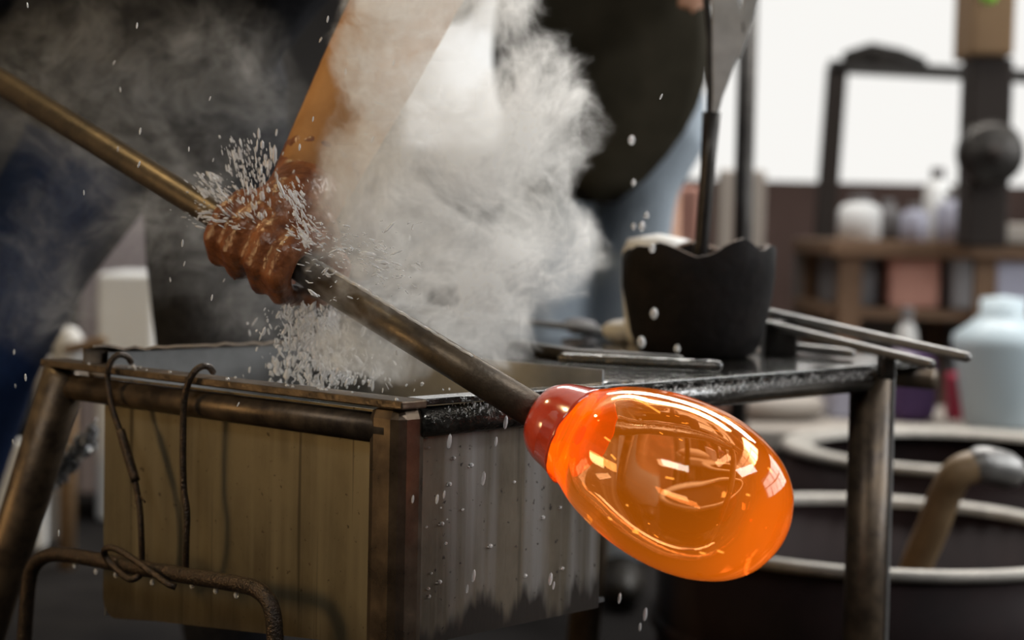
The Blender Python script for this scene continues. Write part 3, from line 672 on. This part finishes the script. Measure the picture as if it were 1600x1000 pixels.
# pale pole and grey post near the window edge
q = MB(); a_, b_ = at_y(1172, -80, 3.9), at_y(1160, 420, 3.9); q.tube([(b_.x, b_.y, 0), a_], .022, 14)
tag(q.build('grey_pole', 'iron', None, True), 'slim dark grey pole standing before the window edge', 'pole')
pbox('white_board', 1120, 266, 1198, 420, 4.8, .05, 'beige', 'pale upright board leaning beside the slim pole', 'board', ground=True)
# things seen between the cup and the worker
pbox('pink_crate', 1020, 292, 1095, 380, 4.0, .3, 'pink', 'dusty pink crate behind the charred cup', 'crate', ground=True)
jc = at_y(1030, 360, 2.47); jg = thing('enamel_jug', 'rounded off-white enamel jug behind the charred cup', 'jug', (jc.x, 2.47, RIM)); T4 = Matrix.Translation((jc.x, 2.47, RIM - .003))
MB().lathe([(.001, 0), (.040, 0), (.045, .02), (.052, .09), (.052, .135), (.044, .152), (.001, .160)], T4, 28).build('jug_body', 'offwhite', jg, True)
MB().tube(spline([(jc.x, 2.516, RIM + .13), (jc.x, 2.545, RIM + .11), (jc.x, 2.542, RIM + .06), (jc.x, 2.516, RIM + .04)], 5), .006, 8).build('jug_handle', 'offwhite', jg, True)
# pale blue jug, purple and red things behind the far leg
YJ = 4.15
jar(1560, 462, 668, YJ, 150, 'paleblue', 'large pale blue jug with a lavender shoulder behind the drums', 'jug',
    [(.001, 0), (.62, 0), (.72, .04), (1, .62), (1, .70), (.62, .80), (.46, .86), (.46, .98), (.001, 1)], None, name='jug')
kz = at_y(1560, 668, YJ).z
kt = thing('low_table', 'low beige table behind the drums carrying the pale blue jug', 'table', (at_y(1420, 668, YJ).x, YJ, 0))
tx0, tx1 = at_y(1130, 640, YJ).x, at_y(1700, 660, YJ).x
MB().box((tx0, YJ - .14, kz - .05), (tx1, YJ + .5, kz)).build('table_top', 'beige', kt, bevel=.008)
for x in (tx0 + .04, tx1 - .09):
    for y in (YJ - .08, YJ + .4): MB().box((x, y, 0), (x + .05, y + .05, kz - .05)).build('leg', 'beige', kt)
pbox('purple_bag', 1398, 556, 1470, 648, YJ + .05, .2, 'purple', 'dark purple bag on the low table', 'bag', bevel=.03, base=kz)
pbox('red_can', 1486, 586, 1520, 652, YJ + .14, .08, 'red', 'small crimson can beside the pale blue jug', 'can', bevel=.01, base=kz)
jar(1416, 480, 545, YJ + .5, 34, 'offwhite', 'slim off-white bottle standing behind the purple bag', 'bottle', base=kz, name='bottle')
pbox('blue_tub', 1300, 575, 1350, 640, YJ + .1, .2, 'lavender', 'pale lavender tub on the low table', 'tub', base=kz)
hp = at_y(1195, 640, YJ + .1); hp.z = kz + .035; tag(MB().ell(hp, (.15, .12, .045), 16).build('cloth_heap', 'beige', None, True, 0, hp), 'beige heap of cloth on the end of the low table', 'cloth')
# things between the glassblower's legs
pbox('white_bin', 150, 428, 242, 640, 4.3, .3, 'white', 'white bin seen between the glassblower legs', 'bin', ground=True)
pbox('grey_cabinet', 120, 304, 262, 700, 4.7, .4, mat('mauve_panel', (.30, .26, .28), .6), 'mauve grey cabinet behind the white bin', 'cabinet', ground=True)
c = at_y(196, 304, 4.7); gc = V((c.x, 4.85, c.z + .05)); tag(MB().ell(gc, (.062, .06, .055), 20).build('lamp_globe', 'white', None, True, 0, gc), 'white globe lying on top of the mauve cabinet', 'globe')
c = at_y(108, 545, 3.7); o = thing('valve_stand', 'small brown valve on a stem behind the splayed leg', 'valve', (c.x, 3.7, 0))
MB().tube([(c.x, 3.7, 0), (c.x, 3.7, c.z)], .018, 12).build('stem', 'brownbox', o, True)
MB().ell((c.x, 3.7, c.z), (.035, .03, .05), 12).build('valve_body', 'offwhite', o, True)
MB().tube([(c.x, 3.68, c.z), (c.x + .08, 3.66, c.z + .02)], .012, 10, rounded=True).build('lever', 'brownbox', o, True)
pbox('pale_board', 52, 560, 112, 760, 4.0, .04, 'beige', 'pale board standing on the floor behind the splayed leg', 'board', ground=True)
pbox('white_sheet', -60, 690, 70, 820, 3.9, .04, 'offwhite', 'off-white panel low on the floor beyond the jeans leg', 'panel', ground=True)
# crumpled shiny plastic under the tank, in the gap by the leg
q = MB(); vs = []
for i in range(41):
    for j in range(15):
        p = on_front(80 + 75 * i / 40, 0, 0); c = at_y(84 + 66 * i / 40, 768 - 72 * i / 40 - 40 * (j / 14), 2.35)
        vs.append(c + V((0, .03 * noise.noise(V((i * .35, j * .5, 0))), .012 * noise.noise(V((i * .5, j * .6, 5))))))
q.add(vs, [(i * 15 + j, (i + 1) * 15 + j, (i + 1) * 15 + j + 1, i * 15 + j + 1) for i in range(40) for j in range(14)])
foil = mat('shiny_plastic', (.35, .35, .36), .18, metal=.6)
o = q.build('plastic_strip', foil); o.modifiers.new('t', 'SOLIDIFY').thickness = .003
tag(o, 'crumpled shiny strip behind the gap beside the splayed leg', 'strip')
# pendant above the blowpipe's far end, invented out of view for golden light
lc = V((-1.05, 2.05, 1.95)); pl = thing('added_pendant', 'unseen dark pendant with a warm bulb, added for golden light on the blowpipe', 'lamp', lc)
MB().tube([lc + V((0, 0, .12)), (lc.x, lc.y, ZC)], .004, 8).build('cord', 'frame', pl)
MB().lathe([(.02, .13), (.03, .12), (.11, .02), (.115, .0), (.108, .0), (.028, .11)], Matrix.Translation(lc), 28).build('lamp_shade', 'iron', pl, True)
MB().ell(lc + V((0, 0, .04)), .03, 14).build('bulb', mat('added_warm_bulb', (1, .8, .5), .4, emit=(1, .72, .35), estr=12), pl, True)
ll = bpy.data.lights.new('added_warm_spot', 'SPOT'); ll.energy = 26; ll.color = (1, .74, .36); ll.spot_size = R(125); ll.shadow_soft_size = .04  # added warm spot for the golden highlight on the pipe
lo2 = bpy.data.objects.new('added_warm_spot', ll); COL.objects.link(lo2); lo2.location = lc - V((0, 0, .005))
# brick kiln off to the side, invented as a source of warm light
fx = -2.62
fu = thing('added_kiln', 'unseen brick glass kiln with a glowing round mouth, added for warm light', 'added_kiln', (fx, 1.15, 0))
MB().box((XL + .02, .55, 0), (fx + .18, 1.75, 1.7)).build('brick_body', 'brick', fu, bevel=.02)
MB().lathe([(.20, 0), (.26, 0), (.26, .04), (.20, .04), (.20, 0)], Matrix.Translation((fx + .18, 1.15, .95)) @ Matrix.Rotation(R(90), 4, 'Y'), 32).build('mouth_ring', 'iron', fu, True)
MB().lathe([(.001, .01), (.20, .01)], Matrix.Translation((fx + .18, 1.15, .95)) @ Matrix.Rotation(R(90), 4, 'Y'), 32).build('mouth', 'ember', fu)

# ------------------------------------------------------------------ water: spray, drops, film on the pipe
def drop_mesh(name, k=1.0, n=8):
    q = MB().ell((0, 0, 0), (1, 1, k), n); me = q.mesh(name)
    for p in me.polygons: p.use_smooth = True
    return me
def spray(name, n, gen, label):
    q = MB()
    for i in range(n):
        c, d, l, r = gen(i); d = d.normalized(); qn = d.to_track_quat('Z', 'Y').to_matrix()
        k = min(rnd.lognormvariate(-.7, .45), 1.6); q.ell(c, (r * k * rnd.uniform(.7, 1.1), r * k, max(l * k * 1.15, r * k)), 6, qn)
    return tag(q.build(name, 'spray', None, True), label, 'spray', kind='stuff')
rnd = random.Random(11)
src = hold + V((0, -.02, 0))
def g_left(i):
    t = rnd.random() ** .8; k = rnd.choice((0, 0, 1, 2, 2, 3))
    sx, sy, ex, ey = ((405, 345, 372, 222), (420, 335, 415, 225), (400, 352, 322, 285), (385, 352, 300, 335))[k]
    px = sx + (ex - sx) * t + rnd.gauss(0, 7 + 9 * t); py = sy + (ey - sy) * t + rnd.gauss(0, 6 + 6 * t)
    y = 1.79 + rnd.uniform(-.05, .04); c = at_y(px, py, y)
    return c, V((ex - sx, rnd.uniform(-20, 20), sy - ey)) + V((rnd.gauss(0, 12), 0, rnd.gauss(0, 12))), rnd.uniform(.002, .0065), rnd.uniform(.0008, .0023)
spray('water_spray', 620, g_left, 'burst of water spray thrown up from the pipe beside the glove')
def g_right(i):
    k = rnd.random()
    if k < .35: t = rnd.random(); px = 455 + 26 * t + rnd.gauss(0, 10); py = 295 + 75 * t + rnd.gauss(0, 10); d = V((.5, 0, -1))
    elif k < .8: t = rnd.random(); px = 450 + 175 * t + rnd.gauss(0, 12); py = 372 + 55 * t - 60 * t * (1 - t) + rnd.gauss(0, 16); d = V((1, 0, -.3))
    else: px = rnd.uniform(480, 660); py = rnd.uniform(345, 470); d = V((1, 0, rnd.uniform(-1, 1)))
    return at_y(px, py, rnd.uniform(1.63, 1.72)), d + V((0, 0, rnd.gauss(0, .3))), rnd.uniform(.0015, .006), rnd.uniform(.0008, .002)
spray('water_spray', 460, g_right, 'water spray flung along the pipe through the steam')
def g_fall(i):
    t = rnd.random(); px = 478 + 30 * t + rnd.gauss(0, 24 + 22 * t); py = 478 + 128 * t + rnd.gauss(0, 5)
    y = rnd.uniform(1.74, 1.84); c = at_y(px, py, y)
    return c, V((rnd.gauss(0, .5), 0, -1)), rnd.uniform(.002, .007), rnd.uniform(.0012, .0035)
spray('water_cascade', 1150, g_fall, 'sparkling curtain of water falling from the glove into the tank')
def g_float(i):
    px, py = rnd.uniform(560, 720), rnd.uniform(480, 610); return at_y(px, py, rnd.uniform(1.70, 1.8)), V((rnd.gauss(0, .4), 0, 1)), rnd.uniform(.002, .004), rnd.uniform(.001, .0026)
spray('water_spray', 45, g_float, 'scattered water beads over the tank by the blowpipe')
def g_rail(i):  # water beads put on the wet rail to give its white glints
    t = rnd.random(); b = .06 + .72 * t; an = R(rnd.uniform(15, 80)); o_ = NS * math.cos(an) + V((0, 0, 1)) * math.sin(an)
    return P(.008, b, .577 + .004 * t) + o_ * .0147, V((0, 0, 1)) + NS * .5, rnd.uniform(.0015, .0040), rnd.uniform(.0008, .0018)
spray('rail_glint_beads', 800, g_rail, 'beads of water added as white glints along the wet round side rail')
# thread of water shaped to stand for the highlight on the pipe's upper edge
e_up = (e1 * .92 + e2 * .25).normalized(); fl_ = []
for i in range(60):
    t = .0 + .27 * i / 59; fl_.append(pipe_at(t) + e_up * (.0172 + .0006 * math.sin(i * 1.7)))
tag(MB().tube(fl_, [.0011 + .0013 * abs(math.sin(i * 1.3)) * (i / 59 + .2) for i in range(60)], 6).build('water_highlight', 'spray', None, True), 'thin thread of water standing for the highlight along the top of the blowpipe', 'water')
# single flying drops, drops under the rod and beads on the tank side
dm = drop_mesh('water_drop', 3.2); dm.materials.append(M['spray'])
def drop(px, py, y, r, dx, dz, label='elongated water drop flying through the air', group='flying water drops'):
    o = bpy.data.objects.new('water_drop', dm); COL.objects.link(o); o.location = at_y(px, py, y); o.scale = (r, r, r)
    o.rotation_euler = V((dx, 0, dz)).to_track_quat('Z', 'Y').to_euler(); return tag(o, label, 'water drop', group)
for px, py in [(43, 8), (214, 40), (178, 98), (188, 140), (219, 205), (328, 154), (295, 233), (184, 233), (501, 62), (489, 186), (131, 301), (217, 257), (432, 207), (442, 240), (333, 250), (331, 465), (350, 438), (266, 437), (288, 412), (40, 590), (22, 550), (24, 603), (20, 690), (285, 380), (398, 440), (310, 340), (615, 98), (540, 112), (582, 218), (645, 355), (640, 372), (560, 160), (1033, 151), (512, 30), (458, 270), (468, 230), (92, 833), (372, 632), (390, 520), (448, 560)]:
    r = rnd.uniform(.0007, .0013); drop(px, py, rnd.uniform(1.6, 1.9), r, rnd.uniform(-.2, .5), 1)
for px, py, r in [(987, 219, .0042), (990, 286, .003), (1003, 354, .0042), (1010, 337, .003), (1019, 388, .0042), (1022, 490, .005), (1002, 535, .0055), (990, 354, .003), (1058, 545, .004)]:
    o = drop(px, py, 2.12, r, 0, 1, 'fat water drop falling in front of the charred cup', 'drops before the charred cup'); o.scale = (r, r, r * .45)
for px, py in [(702, 690), (694, 773), (683, 780), (755, 748), (740, 900), (860, 905), (730, 920), (865, 915), (1000, 980), (1008, 960), (968, 935), (790, 660), (775, 690), (645, 780)]:
    o = drop(px, py, on_side(px, py, .02).y, rnd.uniform(.0012, .0024), .1, 1, 'water drop falling past the grey tank side', 'drops before the tank side')
for px, py in [(117, 884), (150, 893), (181, 898), (238, 910), (337, 923), (369, 930), (300, 915)]:
    o = drop(px, py, on_front(px, py, .03).y, .0028, 0, 1, 'small water bead hanging under the bent rod', 'beads under the bent rod'); o.scale.z = .0012
for i in range(46):                                # beads on the rim and side sheet
    if i < 18: p = P(rnd.uniform(.0, LB), rnd.uniform(-.002, .026), RIM + .0004)
    else: p = P(.0225, rnd.uniform(.04, .30), rnd.uniform(.40, .575))
    o = bpy.data.objects.new('water_bead', dm); COL.objects.link(o); r = rnd.uniform(.0010, .0026)
    o.location = p; o.scale = (r, r, r * .3)
    tag(o, 'water bead sitting on top of the rim bar' if i < 18 else 'water bead clinging to the grey tank side', 'water bead', 'beads on the rim' if i < 18 else 'beads on the tank side')

# ------------------------------------------------------------------ steam
def steam(name, blobs, lo, hi, res, dens, label, warp, edge, wisp, seed, billow=.08, aniso=.3):
    me = bpy.data.meshes.new(name); o = bpy.data.objects.new(name, me); COL.objects.link(o)
    Mx = bpy.data.materials.new(name); Mx.use_nodes = True; nt = Mx.node_tree; nt.nodes.clear()
    out = nt.nodes.new('ShaderNodeOutputMaterial'); pv = nt.nodes.new('ShaderNodeVolumePrincipled')
    pv.inputs['Color'].default_value = (.93, .92, .90, 1); pv.inputs['Density'].default_value = dens; pv.inputs['Anisotropy'].default_value = aniso
    nt.links.new(pv.outputs[0], out.inputs['Volume'])
    g = bpy.data.node_groups.new(name, 'GeometryNodeTree'); g.interface.new_socket('Geometry', in_out='OUTPUT', socket_type='NodeSocketGeometry')
    N, L = g.nodes, g.links
    def vm(op, a, b=None, c=None):
        n = N.new('ShaderNodeVectorMath'); n.operation = op
        for i, x in enumerate((a, b, c)):
            if x is None: continue
            if op == 'SCALE' and i == 1: 
                n.inputs['Scale'].default_value = x; continue
            if isinstance(x, (tuple, V)): n.inputs[i].default_value = tuple(x)
            else: L.new(x, n.inputs[i])
        return n.outputs['Value'] if op in ('LENGTH', 'DISTANCE') else n.outputs[0]
    def mm(op, a, b=None, c=None, clamp=False):
        n = N.new('ShaderNodeMath'); n.operation = op; n.use_clamp = clamp
        for i, x in enumerate((a, b, c)):
            if x is None: continue
            if isinstance(x, (int, float)): n.inputs[i].default_value = x
            else: L.new(x, n.inputs[i])
        return n.outputs[0]
    def nz(vec, scale, det, rough=.55, col=False, dist=0):
        n = N.new('ShaderNodeTexNoise'); n.inputs['Scale'].default_value = scale; n.inputs['Detail'].default_value = det
        n.inputs['Roughness'].default_value = rough; n.inputs['Distortion'].default_value = dist; L.new(vec, n.inputs['Vector'])
        return n.outputs['Color'] if col else n.outputs[0]
    pos = N.new('GeometryNodeInputPosition').outputs[0]; p = vm('ADD', pos, (seed, seed * .7, 0))
    w1 = vm('SCALE', vm('SUBTRACT', nz(p, 7, 1, col=True), (.5, .5, .5)), warp)
    pw1 = vm('ADD', p, w1)
    w2 = vm('SCALE', vm('SUBTRACT', nz(pw1, 20, 2, col=True), (.5, .5, .5)), warp * .45)
    pw2 = vm('ADD', pw1, w2)
    q = vm('ADD', vm('ADD', pos, vm('SCALE', w1, .75)), w2)
    d = None
    for c, r in blobs:
        e = mm('MULTIPLY', mm('SUBTRACT', vm('LENGTH', vm('DIVIDE', vm('SUBTRACT', q, c), V(r))), 1), sum(r) / 3)
        d = e if d is None else mm('SMOOTH_MIN', d, e, .03)
    bil = mm('MULTIPLY', mm('ABSOLUTE', mm('SUBTRACT', nz(pw1, 16, 3), .5)), billow)
    body = mm('DIVIDE', mm('MULTIPLY', mm('ADD', d, bil), -1), edge, clamp=True)
    def sheets(vec, scale, k):                     # folded sheets: thin filaments where the noise crosses its middle
        f = mm('SUBTRACT', 1, mm('MULTIPLY', mm('ABSOLUTE', mm('SUBTRACT', nz(vec, scale, 4, .6), .5)), k), clamp=True); return mm('MULTIPLY', f, f)
    soft = mm('MULTIPLY', mm('SUBTRACT', nz(pw1, 12, 4, .62), .47), 5, clamp=True)
    fil = mm('ADD', mm('MULTIPLY', sheets(pw2, 12, 13), 1.1), mm('MULTIPLY', sheets(pw2, 36, 9), .6))
    tex = mm('ADD', mm('MULTIPLY', fil, wisp), mm('MULTIPLY', soft, 1 - wisp))
    den = mm('MULTIPLY', body, tex)
    vc = N.new('GeometryNodeVolumeCube'); L.new(den, vc.inputs['Density'])
    vc.inputs['Min'].default_value = lo; vc.inputs['Max'].default_value = hi
    for i, k in enumerate(('Resolution X', 'Resolution Y', 'Resolution Z')): vc.inputs[k].default_value = res[i]
    sm = N.new('GeometryNodeSetMaterial'); sm.inputs['Material'].default_value = Mx
    go = N.new('NodeGroupOutput'); L.new(vc.outputs[0], sm.inputs[0]); L.new(sm.outputs[0], go.inputs[0])
    md = o.modifiers.new('steam', 'NODES'); md.node_group = g; me.materials.append(Mx)
    return tag(o, label, 'steam', kind='stuff')
def sb(px, py, y, rx, ry, rz=None):
    c = at_y(px, py, y); k = y / F; return (c, (rx * k, ry, (rz or rx) * k))
YS = 1.76
plume = [sb(570, 420, YS, 120, .07, 120), sb(620, 290, YS + .01, 150, .09, 130), sb(760, 220, YS + .02, 175, .10, 140), sb(620, 110, YS + .02, 120, .09, 130),
         sb(700, 410, YS, 190, .09, 130), sb(840, 390, YS + .02, 120, .08, 120), sb(860, 200, YS + .02, 105, .08, 120), sb(840, 95, YS + .02, 75, .06, 70),
         sb(750, 510, YS + .02, 125, .06, 90), sb(600, 545, YS - .03, 150, .06, 65), sb(640, -10, YS + .02, 120, .09, 90), sb(770, -30, YS + .02, 110, .09, 110), sb(710, -150, YS + .02, 100, .08, 90)]
lo_, hi_ = at_y(400, 640, YS), at_y(1020, -270, YS)
steam('steam_plume', plume, (lo_.x, YS - .14, lo_.z), (hi_.x, YS + .15, hi_.z), (270, 130, 390), 29, 'dense white steam billowing up from the wet blowpipe', .10, .016, .72, 3.0, .10)
haze = [sb(120, 150, 2.1, 190, .08, 190), sb(330, 130, 2.1, 170, .08, 170), sb(250, 330, 2.1, 170, .07, 170), sb(80, 420, 2.1, 120, .06, 160), sb(400, 470, 2.05, 120, .06, 90)]
lo_, hi_ = at_y(-90, 620, 2.1), at_y(540, -60, 2.1)
steam('steam_wisps', haze, (lo_.x, 1.97, lo_.z), (hi_.x, 2.22, hi_.z), (230, 80, 240), 3.0, 'thin grey wisps of steam drifting before the dark clothes', .13, .05, .9, 9.0, .04)
S.cycles.volume_bounces = 2
S.cycles.volume_step_rate = 2.5
S.cycles.volume_max_steps = 400
